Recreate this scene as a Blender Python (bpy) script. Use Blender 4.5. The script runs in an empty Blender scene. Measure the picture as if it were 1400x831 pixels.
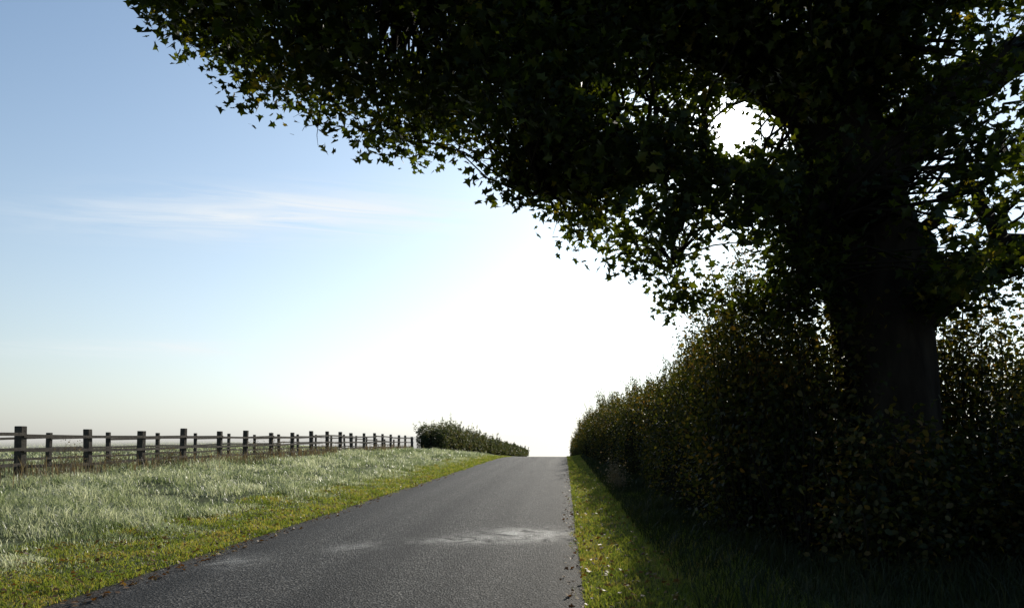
import bpy, math, numpy as np
rng=np.random.default_rng(7)
sc=bpy.context.scene
sc.view_settings.view_transform='Standard'
try: sc.view_settings.look='None'
except: pass
sc.view_settings.exposure=0
EL=math.radians(23.7); AZ=math.radians(13.9)
SUN=np.array([math.cos(EL)*math.sin(AZ),math.cos(EL)*math.cos(AZ),math.sin(EL)])

# ---------- helpers
def smooth(a,b,x):
    t=np.clip((x-a)/(b-a),0,1); return t*t*(3-2*t)
_tab=rng.random((256,256))
def vnoise(x,y):
    x=np.asarray(x,float);y=np.asarray(y,float)
    xi=np.floor(x).astype(int);yi=np.floor(y).astype(int)
    fx=x-xi;fy=y-yi;fx=fx*fx*(3-2*fx);fy=fy*fy*(3-2*fy)
    g=lambda i,j:_tab[i%256,j%256]
    return (g(xi,yi)*(1-fx)+g(xi+1,yi)*fx)*(1-fy)+(g(xi,yi+1)*(1-fx)+g(xi+1,yi+1)*fx)*fy
def fnoise(x,y):
    return (vnoise(x,y)+.5*vnoise(x*2.1+7,y*2.1+3)+.25*vnoise(x*4.3+1,y*4.3+9))/1.75
def base(y,x):
    y0=54+np.maximum(0,-x-16)*1.6
    t=(y-y0)/3
    return -0.034*3*np.logaddexp(0,np.clip(t,-30,1e5))
RL,RR=-4.82,0.19
def ground(x,y):
    x=np.asarray(x,float);y=np.asarray(y,float)
    l=0.02+0.5*smooth(-5.2,-12.5,x)*1.0
    l=l+0.16*(fnoise(x*.5,y*.35)-.5)*smooth(-5.5,-7.5,x)
    r=0.02+0.16*smooth(.4,2.2,x)
    z=np.where(x<RL,l,np.where(x>RR,r,-0.03))
    return z+base(y,x)
def link(o,parent=None):
    sc.collection.objects.link(o)
    if parent: o.parent=parent
    return o
def scatter(name,V,faces_t,mat,parent=None,smoothf=False):
    N,nV,_=V.shape
    me=bpy.data.meshes.new(name)
    sizes=np.array([len(f) for f in faces_t]);flat=np.concatenate([np.array(f) for f in faces_t])
    loops=(flat[None,:]+np.arange(N)[:,None]*nV).ravel()
    st=np.concatenate([[0],np.cumsum(sizes)[:-1]])
    starts=(st[None,:]+np.arange(N)[:,None]*sizes.sum()).ravel()
    me.vertices.add(N*nV);me.vertices.foreach_set('co',V.astype(np.float32).ravel())
    me.loops.add(len(loops));me.loops.foreach_set('vertex_index',loops.astype(np.int32))
    me.polygons.add(len(starts));me.polygons.foreach_set('loop_start',starts.astype(np.int32))
    try: me.polygons.foreach_set('loop_total',np.tile(sizes,N).astype(np.int32))
    except: pass
    me.update(calc_edges=True);me.validate()
    me.materials.append(mat)
    return link(bpy.data.objects.new(name,me),parent)
def pymesh(name,verts,faces,mat,parent=None,smoothf=False):
    me=bpy.data.meshes.new(name);me.from_pydata([tuple(map(float,v)) for v in verts],[],faces);me.update()
    if smoothf: me.polygons.foreach_set('use_smooth',[True]*len(me.polygons))
    me.materials.append(mat)
    return link(bpy.data.objects.new(name,me),parent)
def unit(v): return v/np.maximum(np.linalg.norm(v,axis=-1,keepdims=True),1e-9)
LEAF=np.array([(0,0,0),(.32,-.02,.06),(.22,.2,.05),(.56,.42,.10),(.25,.52,.06),(0,1.0,-.05),
               (-.32,-.02,.06),(-.22,.2,.05),(-.56,.42,.10),(-.25,.52,.06)])
LEAFF=[(0,1,2,3,4,5),(0,5,9,8,7,6)]
OVAL=np.array([(0,0,0),(.3,.3,.05),(.26,.7,.05),(0,1,0),(-.26,.7,.05),(-.3,.3,.05)])
OVALF=[(0,1,2,3),(0,3,4,5)]
def leaves(name,C,size,tmpl,faces,mat,parent=None,up=.6,droop=.3):
    N=len(C)
    n=rng.normal(size=(N,3));n[:,2]=np.abs(n[:,2])+up;n=unit(n)
    d=rng.normal(size=(N,3));d[:,2]-=droop
    d=unit(d-n*np.sum(d*n,1,keepdims=True));s=np.cross(d,n)
    T=tmpl
    V=C[:,None,:]+size[:,None,None]*(s[:,None,:]*T[None,:,0:1]+d[:,None,:]*T[None,:,1:2]+n[:,None,:]*T[None,:,2:3]*rng.uniform(-1,3,(N,1,1)))
    return scatter(name,V,faces,mat,parent)
class Tubes:
    def __init__(s): s.v=[];s.f=[]
    def add(s,P,R,n=6,rough=0):
        P=np.array(P,float);k=len(P);b=len(s.v)
        for i in range(k):
            t=unit(P[min(i+1,k-1)]-P[max(i-1,0)])
            a=np.array([0,0,1.]) if abs(t[2])<.9 else np.array([1.,0,0])
            u=unit(np.cross(t,a));w=np.cross(t,u)
            for j in range(n):
                th=2*math.pi*j/n
                rr=R[i]*(1+rough*(0.5*math.sin(3*th+i*.4)+.5*math.sin(5*th+1+i*.23)))
                s.v.append(P[i]+rr*(math.cos(th)*u+math.sin(th)*w))
        for i in range(k-1):
            for j in range(n):
                s.f.append((b+i*n+j,b+i*n+(j+1)%n,b+(i+1)*n+(j+1)%n,b+(i+1)*n+j))
        s.f.append(tuple(b+(k-1)*n+j for j in range(n)))
def resample(P,m):
    P=np.array(P,float);k=len(P);ts=np.linspace(0,k-1,m);out=[]
    for t in ts:
        i=min(int(t),k-2);f=t-i
        p0=P[max(i-1,0)];p1=P[i];p2=P[i+1];p3=P[min(i+2,k-1)]
        out.append(.5*((2*p1)+(-p0+p2)*f+(2*p0-5*p1+4*p2-p3)*f*f+(-p0+3*p1-3*p2+p3)*f**3))
    return np.array(out)

# ---------- materials
def newmat(name):
    m=bpy.data.materials.new(name);m.use_nodes=True;nt=m.node_tree;nt.nodes.clear()
    out=nt.nodes.new('ShaderNodeOutputMaterial');return m,nt,out
def ramp(nt,fac,stops):
    r=nt.nodes.new('ShaderNodeValToRGB');e=r.color_ramp.elements
    while len(e)<len(stops): e.new(.5)
    for i,(p,c) in enumerate(stops): e[i].position=p;e[i].color=(*c,1)
    nt.links.new(fac,r.inputs[0]);return r.outputs[0]
def mix(nt,f,a,b,mode='MIX'):
    m=nt.nodes.new('ShaderNodeMix');m.data_type='RGBA';m.blend_type=mode
    for s,v in ((m.inputs[0],f),(m.inputs[6],a),(m.inputs[7],b)):
        if hasattr(v,'links'): nt.links.new(v,s)
        elif isinstance(v,tuple): s.default_value=(*v,1)
        else: s.default_value=v
    return m.outputs[2]
def math_(nt,op,a,b=None,c=None,clamp=False):
    m=nt.nodes.new('ShaderNodeMath');m.operation=op;m.use_clamp=clamp
    for i,v in enumerate((a,b,c)):
        if v is None: continue
        if hasattr(v,'links'): nt.links.new(v,m.inputs[i])
        else: m.inputs[i].default_value=v
    return m.outputs[0]
def noise(nt,vec,scale,detail=3,rough=.5,dist=0):
    n=nt.nodes.new('ShaderNodeTexNoise');n.inputs['Scale'].default_value=scale;n.inputs['Detail'].default_value=detail
    n.inputs['Roughness'].default_value=rough;n.inputs['Distortion'].default_value=dist
    if vec is not None: nt.links.new(vec,n.inputs['Vector'])
    return n.outputs['Fac']
def pos(nt): return nt.nodes.new('ShaderNodeNewGeometry')
def leafmat(name,stops,trans=.4,tmul=(1.6,1.7,.6),rough=.55,spec=.25,ns=.9,na=.9):
    m,nt,out=newmat(name);g=pos(nt)
    n=noise(nt,g.outputs['Position'],ns,1)
    f=math_(nt,'ADD',math_(nt,'MULTIPLY',g.outputs['Random Per Island'],.7),math_(nt,'MULTIPLY_ADD',n,na,-na/3),clamp=True)
    col=ramp(nt,f,stops)
    p=nt.nodes.new('ShaderNodeBsdfPrincipled');nt.links.new(col,p.inputs['Base Color'])
    p.inputs['Roughness'].default_value=rough;p.inputs['Specular IOR Level'].default_value=spec
    t=nt.nodes.new('ShaderNodeBsdfTranslucent');nt.links.new(mix(nt,1.0,col,tmul,'MULTIPLY'),t.inputs[0])
    ms=nt.nodes.new('ShaderNodeMixShader');ms.inputs[0].default_value=trans
    nt.links.new(p.outputs[0],ms.inputs[1]);nt.links.new(t.outputs[0],ms.inputs[2]);nt.links.new(ms.outputs[0],out.inputs[0])
    return m
def solid(name,c1,c2,scale=3,rough=.9,bump=.3,bs=20,spec=.2,stretch=None):
    m,nt,out=newmat(name);g=pos(nt);vec=g.outputs['Position']
    if stretch:
        mp=nt.nodes.new('ShaderNodeMapping');mp.inputs['Scale'].default_value=stretch;nt.links.new(vec,mp.inputs[0]);vec=mp.outputs[0]
    col=ramp(nt,noise(nt,vec,scale,5,.6),[(.3,c1),(.7,c2)])
    p=nt.nodes.new('ShaderNodeBsdfPrincipled');nt.links.new(col,p.inputs['Base Color'])
    p.inputs['Roughness'].default_value=rough;p.inputs['Specular IOR Level'].default_value=spec
    b=nt.nodes.new('ShaderNodeBump');b.inputs['Strength'].default_value=bump;b.inputs['Distance'].default_value=.03
    nt.links.new(noise(nt,vec,bs,5,.7),b.inputs['Height']);nt.links.new(b.outputs[0],p.inputs['Normal'])
    nt.links.new(p.outputs[0],out.inputs[0]);return m
M_crown=leafmat('sycamore_leaf',[(0,(.007,.011,.004)),(.5,(.016,.025,.007)),(.82,(.050,.062,.012)),(1,(.12,.09,.02))],.46,(2.6,2.5,.5))
M_hedge=leafmat('hedge_leaf',[(0,(.009,.013,.005)),(.5,(.024,.031,.010)),(.8,(.068,.057,.018)),(1,(.15,.075,.025))],.48,(2.8,2.5,.7))
M_hedge2=leafmat('far_hedge_leaf',[(0,(.03,.045,.018)),(.5,(.06,.075,.035)),(.85,(.10,.09,.05)),(1,(.15,.10,.06))],.4,(1.7,1.6,.8))
M_gshort=leafmat('short_grass',[(0,(.048,.065,.016)),(.45,(.10,.13,.032)),(.8,(.19,.19,.06)),(1,(.24,.17,.09))],.6,(1.9,1.9,.75),.5,.3,1.6,1.3)
M_gtall=leafmat('dewy_grass',[(0,(.05,.072,.030)),(.4,(.13,.158,.082)),(.72,(.27,.292,.195)),(1,(.46,.455,.37))],.55,(1.66,1.68,1.2),.35,.6,.8,1.6)
M_gdark=leafmat('grass_painted_shade',[(0,(.010,.016,.005)),(.6,(.022,.030,.010)),(1,(.06,.05,.025))],.4)  # hedge shade put into the colour, a darkened copy of the grass
M_straw=leafmat('dry_stalk',[(0,(.12,.09,.05)),(1,(.28,.22,.13))],.3,(1.1,1.,.7))
M_fallen=leafmat('fallen_leaf',[(0,(.07,.03,.012)),(.5,(.16,.08,.02)),(1,(.25,.16,.04))],.3,(1.2,1.,.5))
M_bark=solid('bark',(.010,.008,.007),(.034,.028,.021),4,.95,.9,9,.03,(1,1,.3))
M_wood=solid('weathered_wood',(.035,.028,.022),(.10,.085,.065),6,.85,.5,30,.2,(1,1,1))
M_core=solid('hedge_block_core',(.006,.007,.004),(.015,.014,.008),4,1,.8,8,.0)  # near-black filler for the added core that blocks light inside hedges
# ground material
m,nt,out=newmat('grass_soil');g=pos(nt)
a=ramp(nt,noise(nt,g.outputs['Position'],.35,6,.6),[(.3,(.05,.065,.025)),(.55,(.10,.115,.05)),(.75,(.16,.155,.085))])
b=ramp(nt,noise(nt,g.outputs['Position'],14,5,.7),[(.3,(.35,.35,.3)),(.7,(1.1,1.1,1.0))])
p=nt.nodes.new('ShaderNodeBsdfPrincipled');nt.links.new(mix(nt,1.,a,b,'MULTIPLY'),p.inputs['Base Color'])
p.inputs['Roughness'].default_value=.95;p.inputs['Specular IOR Level'].default_value=.1
bm=nt.nodes.new('ShaderNodeBump');bm.inputs['Strength'].default_value=.8;bm.inputs['Distance'].default_value=.08
nt.links.new(noise(nt,g.outputs['Position'],9,5,.7),bm.inputs['Height']);nt.links.new(bm.outputs[0],p.inputs['Normal'])
nt.links.new(p.outputs[0],out.inputs[0]);M_ground=m
# asphalt
m,nt,out=newmat('asphalt');g=pos(nt);P=g.outputs['Position']
sx=nt.nodes.new('ShaderNodeSeparateXYZ');nt.links.new(P,sx.inputs[0]);X=sx.outputs[0]
mp=nt.nodes.new('ShaderNodeMapping');mp.inputs['Scale'].default_value=(1,.10,1);nt.links.new(P,mp.inputs[0])
big=noise(nt,mp.outputs[0],2.2,5,.6,.3)
def band(c,w):
    d=math_(nt,'DIVIDE',math_(nt,'SUBTRACT',X,c),w);return math_(nt,'EXPONENT',math_(nt,'MULTIPLY',math_(nt,'MULTIPLY',d,d),-1))
tracks=math_(nt,'ADD',math_(nt,'ADD',band(-3.65,.35),band(-2.95,.28)),math_(nt,'ADD',band(-1.7,.35),band(-.75,.3)),clamp=True)
vor=nt.nodes.new('ShaderNodeTexVoronoi');vor.inputs['Scale'].default_value=50;nt.links.new(P,vor.inputs['Vector'])
grain=noise(nt,P,24,4,.8)
vr=nt.nodes.new('ShaderNodeSeparateColor');nt.links.new(vor.outputs['Color'],vr.inputs[0])
base_c=ramp(nt,big,[(.3,(.009,.009,.010)),(.7,(.030,.029,.029))])
c=mix(nt,math_(nt,'MULTIPLY',tracks,.55),base_c,(.056,.054,.051))
c=mix(nt,1.,c,ramp(nt,vr.outputs[0],[(0,(.22,.22,.22)),(.6,(.8,.8,.8)),(1,(4.0,3.9,3.7))]),'MULTIPLY')
c=mix(nt,.85,c,ramp(nt,grain,[(.3,(.25,.25,.25)),(.7,(1.75,1.75,1.75))]),'MULTIPLY')
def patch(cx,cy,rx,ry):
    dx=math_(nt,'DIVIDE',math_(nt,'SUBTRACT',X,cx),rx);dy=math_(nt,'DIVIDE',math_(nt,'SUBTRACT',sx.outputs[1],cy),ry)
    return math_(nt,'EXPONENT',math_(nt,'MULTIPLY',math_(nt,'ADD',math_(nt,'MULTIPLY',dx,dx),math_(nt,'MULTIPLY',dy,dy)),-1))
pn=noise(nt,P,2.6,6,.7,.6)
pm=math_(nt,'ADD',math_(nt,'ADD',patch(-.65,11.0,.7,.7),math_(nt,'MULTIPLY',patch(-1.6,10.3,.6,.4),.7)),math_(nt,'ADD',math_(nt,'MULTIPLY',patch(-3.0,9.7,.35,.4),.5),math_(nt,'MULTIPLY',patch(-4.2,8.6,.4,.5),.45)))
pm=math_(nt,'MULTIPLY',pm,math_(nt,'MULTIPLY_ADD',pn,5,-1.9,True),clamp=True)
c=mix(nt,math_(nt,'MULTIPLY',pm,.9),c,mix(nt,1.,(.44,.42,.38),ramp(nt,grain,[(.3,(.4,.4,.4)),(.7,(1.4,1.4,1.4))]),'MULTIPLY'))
eg=math_(nt,'ADD',band(RL,.22),band(RR,.20),clamp=True)
eg=math_(nt,'MULTIPLY',eg,math_(nt,'MULTIPLY_ADD',noise(nt,P,3.5,5,.7),3,-1.0,True))
c=mix(nt,math_(nt,'MULTIPLY',eg,.8),c,(.05,.035,.022))
p=nt.nodes.new('ShaderNodeBsdfPrincipled');nt.links.new(c,p.inputs['Base Color'])
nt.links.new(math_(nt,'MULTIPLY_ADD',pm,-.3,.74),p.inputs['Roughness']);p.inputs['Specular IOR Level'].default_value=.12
bm=nt.nodes.new('ShaderNodeBump');bm.inputs['Strength'].default_value=.95;bm.inputs['Distance'].default_value=.018
nt.links.new(math_(nt,'ADD',vor.outputs['Distance'],grain),bm.inputs['Height']);nt.links.new(bm.outputs[0],p.inputs['Normal'])
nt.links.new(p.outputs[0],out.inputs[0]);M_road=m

# ---------- ground + road
ys=np.concatenate([np.arange(-30,2,4),np.arange(2,30,.5),np.arange(30,75,1),np.arange(75,200,5),np.arange(200,2600,80)])
xs=np.concatenate([-np.arange(60,1500,60)[::-1],-np.arange(20,60,4)[::-1],-np.arange(5.2,20,.5)[::-1],[-4.95,-4.83,-4.7,-3.5,-2,-1,0,.08,.2,.32,.6,.9,1.2,1.5,1.8,2.2,3,4,5,7,9,12,16,22,30,45],np.arange(60,1500,60)])
def grid(name,xs,ys,f,mat,jit=None):
    XX,YY=np.meshgrid(xs,ys);
    if jit is not None: XX=jit(XX,YY)
    ZZ=f(XX,YY);V=np.stack([XX,YY,ZZ],-1).reshape(-1,3);nx=len(xs);F=[]
    for j in range(len(ys)-1):
        for i in range(nx-1): F.append((j*nx+i,j*nx+i+1,(j+1)*nx+i+1,(j+1)*nx+i))
    return pymesh(name,V,F,mat,None,True)
grid('ground',xs,ys,ground,M_ground)
yr=np.concatenate([np.arange(-30,2,2),np.arange(2,30,.25),np.arange(30,75,1),np.arange(75,205,5)])
def rj(XX,YY):
    X2=XX.copy();X2[:,0]+=.16*(fnoise(YY[:,0]*1.3,YY[:,0]*0+3)-.5)-.03;X2[:,-1]+=.16*(fnoise(YY[:,0]*1.3,YY[:,0]*0+13)-.5)+.03;return X2
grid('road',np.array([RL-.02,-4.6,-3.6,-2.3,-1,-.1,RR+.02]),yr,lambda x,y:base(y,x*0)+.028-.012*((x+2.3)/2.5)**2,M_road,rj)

# ---------- grass
def blades(name,x,y,h,w,mat,lean=.35,parent=None,keep=None):
    N=len(x);z=ground(x,y)-.01
    a=rng.uniform(0,2*math.pi,N);s=np.stack([np.cos(a),np.sin(a),0*a],1)
    b=rng.uniform(0,2*math.pi,N);l=rng.uniform(.1,1,N)*lean*h;L=np.stack([np.cos(b)*l,np.sin(b)*l,0*b],1)
    Pp=np.stack([x,y,z],1);up=np.array([0,0,1.])
    H=h[:,None];W=w[:,None]
    V=np.stack([Pp-s*W*.5,Pp+s*W*.5,Pp+up*H*.55+L*.35+s*W*.4,Pp+up*H*.55+L*.35-s*W*.4,Pp+up*H*(1-.25*lean)+L],1)
    return scatter(name,V,[(0,1,2,3),(3,2,4)],mat,parent)
def ydist(n,a,b,p=1.0):
    u=rng.random(n)
    if p==1: return a*(b/a)**u
    return (a**(1-p)+u*(b**(1-p)-a**(1-p)))**(1/(1-p))
grass=bpy.data.objects.new('grass',None);link(grass)
n=80000;y=ydist(n,4.5,62,1.3);x=-4.72-rng.random(n)**1.2*2.7+.22*(fnoise(y*2,y*0)-.5)
h=(.025+.09*fnoise(x*1.5,y*1.5)**1.3)*rng.uniform(.6,1.5,n);blades('short_verge',x,y,h*(1+y*.01),.005+.0006*y,M_gshort,.9,grass)
n=180000;y=ydist(n,5,64,1.25);x=-5.7-rng.random(n)*9.4;
cl=.6*fnoise(x*1.1,y*.8)+.4*fnoise(x*2.6+20,y*2.2);m_=rng.random(n)<np.clip((cl-.34)*4.5,.12,1);x,y,cl=x[m_],y[m_],cl[m_]
h=((.05+.95*np.clip(cl-.38,0,1))*rng.uniform(.5,1.3,len(x)))*smooth(-5.4,-7.6,x)+.05
blades('dewy_verge',x,y,h,.0045+.0005*y,M_gtall,1.1,grass)
n=60000;y=ydist(n,14,170,1.2);x=-14-rng.random(n)*(6+y*.9)
blades('field_sward',x,y,(.08+.12*fnoise(x*.4,y*.4))*rng.uniform(.5,1.4,n),.008+.0007*y,M_gtall,.8,grass)
n=60000;y=ydist(n,4,60,1.3);x=.13+rng.random(n)**1.1*2.0+.22*(fnoise(y*2,y*0+5)-.5)
blades('right_verge',x,y,(.03+.09*fnoise(x*2,y*1.5)+.05*smooth(.7,1.5,x))*rng.uniform(.6,1.4,n),.005+.0006*y,M_gshort,.9,grass)
n=34000;y=ydist(n,3.2,50,1.3);x=1.15+rng.random(n)**.8*(1.2+np.clip(11-y,0,7)*.7)
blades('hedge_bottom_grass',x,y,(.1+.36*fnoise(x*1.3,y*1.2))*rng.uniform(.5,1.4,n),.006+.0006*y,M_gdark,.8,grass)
n=2600;y=ydist(n,14,60,1.1);x=-13.2+rng.normal(size=n)*.7;k=fnoise(x,y*.5)>.45;x,y=x[k],y[k]
blades('dry_stalks',x,y,rng.uniform(.3,.75,len(x)),.012+.0005*y,M_straw,.35,grass)
n=2000;y=ydist(n,5,30,1.2);x=np.where(rng.random(n)<.65,-4.5-rng.random(n)**1.5*2.4,-.05+rng.random(n)*1.4)
C=np.stack([x,y,ground(x,y)+.05+rng.random(n)*.03],1)
leaves('fallen_leaves',C,rng.uniform(.035,.07,n),LEAF,LEAFF,M_fallen,None,2.0,0)

# ---------- fences
def box(vs,fs,c,sx,sy,sz,rz=0,tilt=0):
    b=len(vs);cr,sr=math.cos(rz),math.sin(rz)
    for dz in (-1,1):
        for dx,dy in ((-1,-1),(1,-1),(1,1),(-1,1)):
            X=dx*sx/2;Y=dy*sy/2;Z=dz*sz/2
            X+=Z*tilt
            vs.append((c[0]+X*cr-Y*sr,c[1]+X*sr+Y*cr,c[2]+Z))
    for f in ((3,2,1,0),(4,5,6,7),(0,1,5,4),(1,2,6,5),(2,3,7,6),(3,0,4,7)): fs.append(tuple(b+i for i in f))
def fence(x0,ya,yb,sp,H,pw):
    e=bpy.data.objects.new('post_and_rail_fence',None);link(e)
    pv,pf,rv,rf=[],[],[],[];Y=np.arange(ya,yb,sp);pts=[]
    for yy in Y:
        xx=x0+rng.normal()*.03;yy=yy+rng.normal()*.05;z=float(ground(xx,yy));hh=H+.06+rng.normal()*.03
        w=pw*rng.uniform(.9,1.1)
        box(pv,pf,(xx,yy,z+hh/2-.15),w,w,hh+.3,rng.normal()*.06,rng.normal()*.02)
        pts.append((xx,yy,z))
    for (a,b) in zip(pts[:-1],pts[1:]):
        for k,fr in enumerate((.30,.60,.90)):
            off=pw/2+.022+(.003*k)
            za=a[2]+H*fr+rng.normal()*.022-.05;zb=b[2]+H*fr+rng.normal()*.022-.05
            s=len(rv);t=.02;hw=.040
            for (q,zz,ext) in ((a,za,-.04),(b,zb,.04)):
                for dx,dz in ((-t,-hw),(t,-hw),(t,hw),(-t,hw)): rv.append((q[0]+off+dx+(0.0 if ext<0 else .004),q[1]+ext,zz+dz))
            for f in ((3,2,1,0),(4,5,6,7),(0,1,5,4),(1,2,6,5),(2,3,7,6),(3,0,4,7)): rf.append(tuple(s+i for i in f))
    o=pymesh('posts',pv,pf,M_wood,e);bv=o.modifiers.new('b','BEVEL');bv.width=.015;bv.segments=2
    pymesh('rails',rv,rf,M_wood,e)
fence(-13.7,12.2,62.5,2.46,1.25,.17)
fence(-18.6,18,75,3.3,1.15,.14)

# ---------- sycamore tree
tree=bpy.data.objects.new('sycamore_tree',None);link(tree)
limbs=[
 ([(4.25,8.6,-.3),(4.2,8.6,.6),(4.12,8.6,1.8),(3.95,8.6,3.0),(3.72,8.55,4.0),(3.5,8.5,5.0),(3.4,8.5,6.2),(3.6,8.5,7.6),(3.6,8.6,9.6)],[.9,.66,.58,.58,.62,.55,.4,.26,.06],24),
 ([(3.65,8.5,4.3),(2.7,8.2,5.7),(1.2,7.9,6.1),(-.6,7.6,6.3),(-2.6,7.4,6.5),(-4.3,7.3,6.4)],[.34,.22,.16,.12,.07,.02],10),
 ([(3.5,8.5,5.6),(2.2,8.8,7.0),(.2,9.2,7.8),(-2,9.4,8.2),(-3.9,9.4,8.2)],[.3,.22,.15,.09,.03],10),
 ([(3.7,8.4,3.8),(2.8,8.,4.4),(1.6,7.8,4.65),(.4,7.8,4.5),(-.4,7.8,4.35)],[.2,.14,.1,.06,.02],8),
 ([(3.9,8.6,2.7),(4.9,8.5,3.5),(6.2,8.5,4.1),(7.8,8.6,4.5),(9.3,8.8,4.7)],[.38,.24,.18,.12,.04],8),
 ([(3.65,8.5,4.5),(4.5,8.4,5.6),(5.6,8.4,6.3),(7.5,8.5,6.9),(9,8.8,7.4)],[.45,.30,.22,.14,.04],10),
 ([(3.55,8.5,5.8),(4.5,8.8,7.4),(5.2,9,9.2)],[.3,.18,.06],8),
 ([(3.5,8.3,5.2),(2.7,7.2,6.5),(1.6,6.4,7.6),(.4,6,8.3)],[.25,.15,.1,.03],8),
 ([(3.6,8.8,4.8),(3.4,10.2,6.4),(2.4,11.2,7.4)],[.25,.14,.05],8),
 ([(1.6,7.8,4.65),(1.3,7.8,4.0),(1.2,7.7,3.4)],[.06,.04,.015],6),
 ([(3.6,8.2,4.0),(3.1,7.9,4.0),(2.7,7.7,3.6),(2.5,7.6,3.0)],[.12,.08,.05,.02],6),
 ([(5.4,8.4,3.75),(5.2,8.5,4.5),(5.0,8.6,5.1),(5.2,8.6,5.7)],[.12,.08,.06,.03],6),
 ([(4.6,8.5,3.3),(4.5,8.5,4.0),(4.8,8.5,4.6),(5.6,8.6,5.1)],[.15,.10,.08,.04],6),
]
camo=np.array([0,0,1.6])
def raydist(C):
    d=C-camo;t=d@SUN;return np.linalg.norm(d-t[:,None]*SUN,axis=1)
def segdist(C,a,b):
    a=np.array(a,float);b=np.array(b,float);t=np.clip(((C-a)@(b-a))/((b-a)@(b-a)),0,1);return np.linalg.norm(C-a-t[:,None]*(b-a),axis=1)
tb=Tubes();LP=[];LR=[]
for P,R,ns in limbs:
    m_=len(P)*5;PP=resample(P,m_);RRr=np.interp(np.linspace(0,len(P)-1,m_),range(len(P)),R)
    if ns<20: PP[2:-1]+=rng.normal(size=(m_-3,3))*.035
    tb.add(PP,RRr,ns,.10 if ns>=20 else .05)
    if ns>=20: k=PP[:,2]>4.0
    else: k=np.arange(m_)>2
    LP.append(PP[k]);LR.append(RRr[k])
LP=np.concatenate(LP);LR=np.concatenate(LR)
ex=[-5.9,-5.2,-4.4,-3.8,-3.2,-2.7,-2.25,-1.8,-1.05,-.75,-.1,.5,1.0,1.44,1.8,2.05,2.3,2.6,3.2,4.5,6,9.5]
ez=[7.0,6.4,5.9,5.5,5.2,4.85,4.3,4.75,4.7,4.05,3.95,3.2,3.1,2.6,2.9,3.6,2.9,2.4,2.4,2.9,3.1,3.2]
def zlow(x,y): return np.interp(x,ex,ez)+.42*np.maximum(0,y-8)+.25*np.maximum(0,7-y)
def n3(p,s): return (fnoise(p[:,0]*s+p[:,1]*.37*s,p[:,2]*s+5)+fnoise(p[:,1]*s+11,p[:,2]*s*.8+p[:,0]*.41*s))/2
CC=np.stack([rng.uniform(-5.9,9.5,17500),rng.uniform(5.9,11.3,17500),rng.uniform(2.3,10.2,17500)],1)
zl=zlow(CC[:,0],CC[:,1]);ok=(CC[:,2]>zl+.22+.8*(fnoise(CC[:,0]*1.5,CC[:,1]*1.1)-.42))
top=10.3-.16*np.abs(CC[:,0]-3)**1.4;ok&=CC[:,2]<top
ok&=(n3(CC,.85)>np.interp(CC[:,0],[1,3.6,4.4],[.475,.475,.54]))
ok&=(CC[:,0]<4.3)|(CC[:,1]>7.6)
ok&=(CC[:,2]<8.5)|(rng.random(len(CC))<.3)
ok&=raydist(CC)>.36
ok&=~((np.abs(CC[:,0]-4.0*CC[:,1]/8.6)<.62)&(CC[:,1]<8.6)&(CC[:,2]<5.4)&(rng.random(len(CC))<.85))
# gaps in the open side of the crown between the big limbs
for a,b,r in [((4.45,8.,4.85),(5.6,11.2,6.1),.55),((5.0,8.,4.25),(6.6,11.2,5.3),.55),((6.6,8,5.2),(8.6,11.2,6.7),.5),((4.9,8,6.4),(6.2,11.2,8.4),.4),((1.75,7,3.3),(2.7,11,4.6),.42),((.6,6,4.6),(1.0,11,7.0),.30),((-1.4,6,5.0),(-2.3,11,8.2),.32),((2.2,6,4.2),(3.4,11,6.7),.3)]:
    ok&=segdist(CC,a,b)>r
CC=CC[ok][:2300]
print('clumps',len(CC))
for c in CC:
    d=np.linalg.norm(LP-c,axis=1)+.15*np.maximum(0,LP[:,2]-c[2]);i=int(np.argmin(d));a=LP[i]
    L=np.linalg.norm(c-a);mid=(a+c)/2+np.array([0,0,.10*L])+rng.normal(size=3)*.07*L
    q1=(a*2+c)/3+np.array([0,0,.08*L])+rng.normal(size=3)*.05*L
    chk=lambda q1,mid:raydist(np.concatenate([np.linspace(a,q1,9),np.linspace(q1,mid,8),np.linspace(mid,c,9)])).min()
    r0=min(LR[i]*.6,.012+.014*L);good=True
    if chk(q1,mid)<.20:
        good=False
        for tr in range(12):
            o_=rng.normal(size=3)*.5;q2,m2_=q1+o_,mid+o_
            if chk(q2,m2_)>.20: q1,mid,good=q2,m2_,True;break
    if good: tb.add([a,q1,mid,c],[r0,r0*.8,r0*.6,.004],4)
    for k in range(3):
        e=c+np.clip(rng.normal(size=3),-1.3,1.3)*.17
        if raydist(np.array([e,(c+e)/2])).min()<.22: continue
        tb.add([c,(c+e)/2+rng.normal(size=3)*.03,e],[.005,.004,.002],3)
pymesh('trunk_and_branches',tb.v,tb.f,M_bark,tree,True)
per=38
off=np.clip(rng.normal(size=(len(CC),per,3)),-1.6,1.6)*np.array([.20,.20,.14]);
LC=(CC[:,None,:]+off).reshape(-1,3)
ok=(raydist(LC)>.20+.08*rng.random(len(LC)));LC=LC[ok]
print('leaves',len(LC))
leaves('crown_foliage',LC,rng.uniform(.06,.13,len(LC)),LEAF,LEAFF,M_crown,tree,.5,.6)

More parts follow.
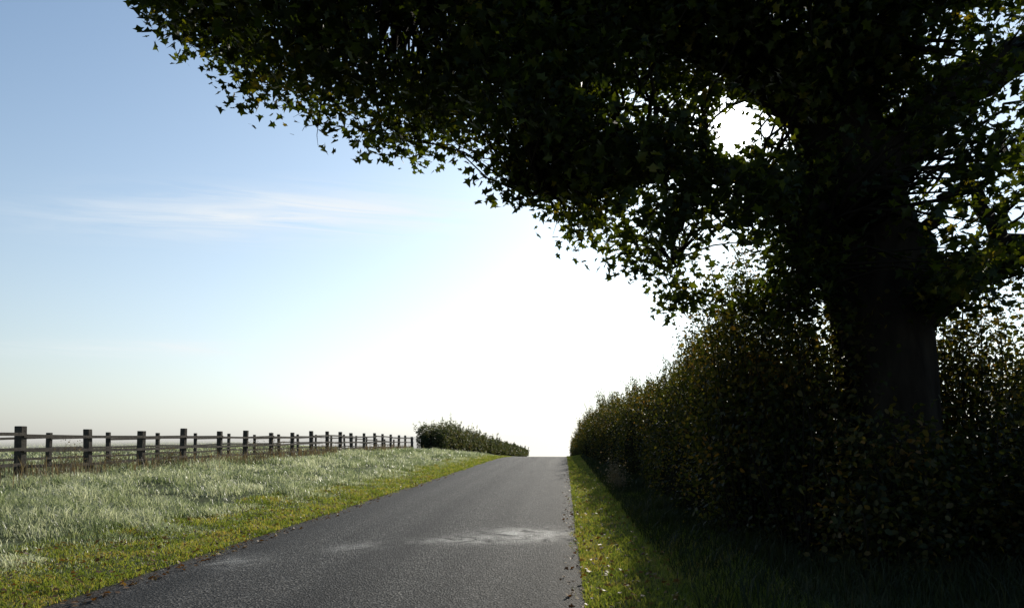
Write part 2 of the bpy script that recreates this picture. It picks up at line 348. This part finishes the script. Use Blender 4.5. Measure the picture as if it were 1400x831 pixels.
# ---------- hedges
def hedge(name,cx,hw,H,ya,yb,nl,s0,s1,mat,shoots=400,p=1.3,seed=0,sq=.55,amp=1,sl=.5):
    e=bpy.data.objects.new(name,None);link(e)
    def prof(t,y):
        th=math.pi*(1-t);ce=np.cos(th);se=np.sin(th)
        k=1+amp*(.32*(fnoise(y*.7+seed,t*5)-.5)+.20*(fnoise(y*2.3+seed,t*11+3)-.5))
        xx=cx(y)+hw(y)*k*np.sign(ce)*np.abs(ce)**sq
        zz=ground(cx(y),y)+H(y)*k*np.maximum(se,0)**.6*.97
        return xx,zz
    ysz=np.concatenate([np.arange(ya,min(yb,70),.35),np.arange(70,yb,1.5)]) if yb>70 else np.arange(ya,yb,.35)
    ts=np.linspace(0,1,26);V=[];F=[]
    for y in ysz:
        endk=min(1,math.sqrt(max(0.02,(y-ya)/1.0)))*min(1,math.sqrt(max(.02,(yb-y)/1.0)))
        xx,zz=prof(ts,np.full(26,y));c=cx(y);g0=ground(c,y)
        for a,b in zip(xx,zz): V.append((c+(a-c)*.76*endk,y,g0-.1+(b-g0)*.80*endk))
    for j in range(len(ysz)-1):
        for i in range(25): F.append((j*26+i,j*26+i+1,(j+1)*26+i+1,(j+1)*26+i))
    F.append(tuple(range(26)));F.append(tuple(range((len(ysz)-1)*26,len(ysz)*26)))
    pymesh('light_block_core',V,F,M_core,e)  # solid dark core added behind the leaves to block light
    y=ydist(nl,ya,yb,p);t=rng.random(nl);xx,zz=prof(t,y)
    endk=np.minimum(1,np.sqrt(np.maximum(.02,(y-ya)/1.)));c=cx(y);g0=ground(c,y)
    dep=1+rng.normal(size=nl)*.065-.06
    x=c+(xx-c)*dep*endk;z=g0+(zz-g0)*dep*endk
    size=np.interp(y,[ya,yb],[s0,s1])*rng.uniform(.6,1.3,nl)
    C=np.stack([x,y+rng.normal(size=nl)*.05,z],1)
    ne=nl//12;a=rng.random(ne);r=np.sqrt(rng.random(ne));xe,ze=prof(a,np.full(ne,ya+.8));c0=cx(ya);g1=ground(c0,ya)
    bul=.5*np.sqrt(np.maximum(0,1-r*r))
    Ce=np.stack([c0+(xe-c0)*r,ya+.7-bul*1.2+rng.normal(size=ne)*.08,g1+(ze-g1)*r],1)
    C=np.concatenate([C,Ce]);size=np.concatenate([size,np.full(ne,s0)*rng.uniform(.6,1.3,ne)])
    T=Tubes();SL=[];SS=[]
    ysn=ydist(shoots,ya,yb,1.15);tt=rng.uniform(.08,.85,shoots)
    for y1,t1 in zip(ysn,tt):
        a,b=prof(np.array([t1]),np.array([y1]));L=rng.uniform(.15,sl)*(1+.3*(y1>30))*(1.5 if rng.random()<.12 else 1)
        ang=math.pi*(1-t1);d=unit(np.array([math.cos(ang)*.7,rng.normal()*.3,.5+math.sin(ang)+rng.normal()*.2]))
        p0=np.array([a[0],y1,b[0]])-d*.1;p1=p0+d*L+rng.normal(size=3)*.05
        T.add([p0,(p0+p1)/2+rng.normal(size=3)*.03,p1],[.006,.005,.003],3)
        k=int(8+L*22);f=rng.random(k)[:,None];SL.append(p0+(p1-p0)*f+rng.normal(size=(k,3))*.04);SS.append(np.full(k,np.interp(y1,[ya,yb],[s0,s1])))
    pymesh('twigs',T.v,T.f,M_bark,e)
    C=np.concatenate([C]+SL);size=np.concatenate([size]+SS)
    leaves('foliage',C,size,OVAL,OVALF,mat,e,.2,.1)
one=lambda v:(lambda y:v+0*np.asarray(y,float))
hedge('hedge',lambda y:3.0-.75*smooth(18,52,np.asarray(y,float)),one(1.05),lambda y:3.1+.55*(1-smooth(9,14,np.asarray(y,float)))-.3*smooth(14,60,np.asarray(y,float)),9.2,150,90000,.05,.16,M_hedge,1500,1.35,3,.85,1.6,.65)
hedge('hedge',lambda y:-12.3+.9*smooth(60,150,np.asarray(y,float)),one(1.4),lambda y:2.2+.5*smooth(62,68,np.asarray(y,float))-.7*smooth(70,150,np.asarray(y,float)),62.5,190,30000,.12,.3,M_hedge2,350,1.3,40,.55,1.2,.7)

# ---------- shrubs round the trunk
def shrub(name,c,r,nst,per,size,mat):
    e=bpy.data.objects.new(name,None);link(e);T=Tubes();C=[]
    c=np.array(c,float);c[2]=float(ground(c[0],c[1]));r=np.array(r);q_=min(1,r[2]/2)
    for i in range(nst):
        th=rng.uniform(0,2*math.pi);ph=rng.uniform(0,1)**.7;d=np.array([math.cos(th)*ph,math.sin(th)*ph,math.sqrt(max(0,1-ph*ph*.8))])*r*rng.uniform(.6,1.08)
        root=c+np.array([d[0]*.35,d[1]*.35,-.1]);tip=c+d;mid=(root+tip)/2+np.array([0,0,.15*r[2]/3])+rng.normal(size=3)*.2*r[0]
        P=resample([root,mid,tip],7);T.add(P,np.linspace(.014,.003,7)*q_,4)
        k=per;f=np.clip(rng.random(k)**.6,0,1);idx=f*6;i0=np.minimum(idx.astype(int),5);q=P[i0]+(P[i0+1]-P[i0])*(idx-i0)[:,None]
        C.append(q+rng.normal(size=(k,3))*.24*q_)
    C=np.concatenate(C);C=C[C[:,2]>c[2]]
    pymesh('stems',T.v,T.f,M_bark if mat is not M_straw else M_straw,e)
    leaves('foliage',C,rng.uniform(.6,1.3,len(C))*size,OVAL,OVALF,mat,e,.3,.3)
for c,r in [((5.9,10.2,0),(1.9,1.1,3.8)),((8.3,10.6,0),(1.9,1.3,3.6)),((4.6,10.2,0),(1.3,1.,3.5)),((10.8,11,0),(1.8,1.3,3.7)),
            ((5.6,8.3,0),(1.2,.9,2.1)),((7.2,8.5,0),(1.5,1.0,2.6)),((3.0,8.3,0),(.9,.7,3.5)),((4.9,7.0,0),(1.2,.7,1.5)),((6.4,6.8,0),(1.3,.8,1.8)),((3.3,7.0,0),(.9,.6,1.6)),((2.5,9.2,0),(.8,.6,3.5)),((4.0,7.2,0),(.7,.5,1.5))]:
    shrub('shrub',c,r,int(48*r[0]*r[2]/2),90,.075,M_hedge)
for c,r in [((-13.3,18.3,0),(.45,.5,.9)),((-13.2,19.9,0),(.5,.4,.7)),((-13.1,22.6,0),(.4,.4,.8)),((-13.2,29.5,0),(.6,.8,1.0)),((-13.1,31.2,0),(.5,.7,1.1)),((-13.2,38,0),(.6,.8,.9)),((-13.3,14.5,0),(.5,.5,.8)),((1.45,20,0),(.25,.3,1.0)),((1.4,17.5,0),(.25,.3,.8))]:
    shrub('weed_clump',c,r,26,16,.045,M_straw)

# ---------- low ground mist lying on the field
m,nt,out=newmat('mist')
ab=nt.nodes.new('ShaderNodeVolumeAbsorption');ab.inputs[0].default_value=(0,0,0,1);D=.022;ab.inputs[1].default_value=D
em=nt.nodes.new('ShaderNodeEmission');em.inputs[0].default_value=(1,.985,.92,1);em.inputs[1].default_value=D*.64  # mist glows by itself, emission standing in for scattered daylight
ad=nt.nodes.new('ShaderNodeAddShader');nt.links.new(ab.outputs[0],ad.inputs[0]);nt.links.new(em.outputs[0],ad.inputs[1]);nt.links.new(ad.outputs[0],out.inputs['Volume'])
vs,fs=[],[];box(vs,fs,(-390,175,-18.5),700,250,40);pymesh('mist',vs,fs,m)

# ---------- world
w=bpy.data.worlds.new("World");sc.world=w;w.use_nodes=True;nt=w.node_tree;nt.nodes.clear()
out=nt.nodes.new('ShaderNodeOutputWorld')
sky=nt.nodes.new('ShaderNodeTexSky');sky.sky_type='NISHITA';sky.sun_disc=False;sky.sun_elevation=EL;sky.sun_rotation=AZ
sky.air_density=1.0;sky.dust_density=.4;sky.ozone_density=1.5
bg=nt.nodes.new('ShaderNodeBackground');bg.inputs[1].default_value=.12;nt.links.new(mix(nt,1.,sky.outputs[0],(.78,.98,1.08),'MULTIPLY'),bg.inputs[0])
tc=nt.nodes.new('ShaderNodeTexCoord');s=nt.nodes.new('ShaderNodeSeparateXYZ');nt.links.new(tc.outputs['Generated'],s.inputs[0])
Z=math_(nt,'MAXIMUM',s.outputs[2],0.0)
dt=nt.nodes.new('ShaderNodeVectorMath');dt.operation='DOT_PRODUCT';nt.links.new(tc.outputs['Generated'],dt.inputs[0]);dt.inputs[1].default_value=tuple(SUN)
dot=math_(nt,'MAXIMUM',dt.outputs['Value'],0.0)
hz=math_(nt,'MULTIPLY',math_(nt,'EXPONENT',math_(nt,'MULTIPLY',Z,-4.6)),.95)
hl=math_(nt,'MULTIPLY_ADD',math_(nt,'POWER',dot,2.5),.85,.44)
bank=math_(nt,'EXPONENT',math_(nt,'MULTIPLY',Z,-22.0))
hl=math_(nt,'MULTIPLY',hl,math_(nt,'MULTIPLY_ADD',bank,-.30,1.22))
hb=nt.nodes.new('ShaderNodeBackground');nt.links.new(mix(nt,bank,(.98,1,.96),(1,.995,.93)),hb.inputs[0]);nt.links.new(hl,hb.inputs[1])
m1=nt.nodes.new('ShaderNodeMixShader');nt.links.new(hz,m1.inputs[0]);nt.links.new(bg.outputs[0],m1.inputs[1]);nt.links.new(hb.outputs[0],m1.inputs[2])
au=math_(nt,'ADD',math_(nt,'MULTIPLY',math_(nt,'POWER',dot,6.0),.22),math_(nt,'MULTIPLY',math_(nt,'POWER',dot,400.0),1.5))
disc=math_(nt,'MULTIPLY',math_(nt,'SUBTRACT',dot,math.cos(math.radians(1.5))),1.0/(1-math.cos(math.radians(1.5))),clamp=True)
au=math_(nt,'ADD',au,math_(nt,'MULTIPLY',disc,25.0))
ab_=nt.nodes.new('ShaderNodeBackground');ab_.inputs[0].default_value=(1,.98,.93,1);nt.links.new(au,ab_.inputs[1])
a1=nt.nodes.new('ShaderNodeAddShader');nt.links.new(m1.outputs[0],a1.inputs[0]);nt.links.new(ab_.outputs[0],a1.inputs[1])
yy=math_(nt,'MAXIMUM',s.outputs[1],.05)
uu=math_(nt,'DIVIDE',s.outputs[0],yy);vv=math_(nt,'DIVIDE',s.outputs[2],yy)
cb=nt.nodes.new('ShaderNodeCombineXYZ');nt.links.new(math_(nt,'MULTIPLY',uu,3.4),cb.inputs[0]);nt.links.new(math_(nt,'MULTIPLY',math_(nt,'MULTIPLY_ADD',uu,.07,vv),42.0),cb.inputs[1])
cn=noise(nt,cb.outputs[0],1.0,7,.6,1.0)
def gb(v,c,wd):
    d=math_(nt,'DIVIDE',math_(nt,'SUBTRACT',v,c),wd);return math_(nt,'EXPONENT',math_(nt,'MULTIPLY',math_(nt,'MULTIPLY',d,d),-1))
msk=math_(nt,'ADD',math_(nt,'MULTIPLY',gb(vv,.325,.035),gb(uu,-.38,.30)),math_(nt,'MULTIPLY',math_(nt,'MULTIPLY',gb(vv,.128,.012),gb(uu,-.62,.25)),.6))
cf=math_(nt,'MULTIPLY',math_(nt,'MULTIPLY',math_(nt,'MULTIPLY_ADD',cn,3.4,-1.2,True),msk),.9,clamp=True)
cbk=nt.nodes.new('ShaderNodeBackground');cbk.inputs[0].default_value=(.96,.99,1,1);cbk.inputs[1].default_value=.95
m2=nt.nodes.new('ShaderNodeMixShader');nt.links.new(cf,m2.inputs[0]);nt.links.new(a1.outputs[0],m2.inputs[1]);nt.links.new(cbk.outputs[0],m2.inputs[2])
nt.links.new(m2.outputs[0],out.inputs[0])

# ---------- sun + camera
from mathutils import Vector
l=bpy.data.lights.new('sun','SUN');l.energy=4.9;l.angle=math.radians(.5);l.color=(1,.93,.8)
o=bpy.data.objects.new('sun',l);link(o);o.rotation_euler=Vector(tuple(SUN)).to_track_quat('Z','Y').to_euler()
cam=bpy.data.cameras.new('camera');cam.lens=24;cam.sensor_width=36;cam.shift_x=-72/1400;cam.shift_y=180.5/1400;cam.clip_end=6000;cam.clip_start=.05
co=bpy.data.objects.new('camera',cam);link(co);co.location=(0,0,1.6);co.rotation_euler=(math.pi/2,0,0);sc.camera=co
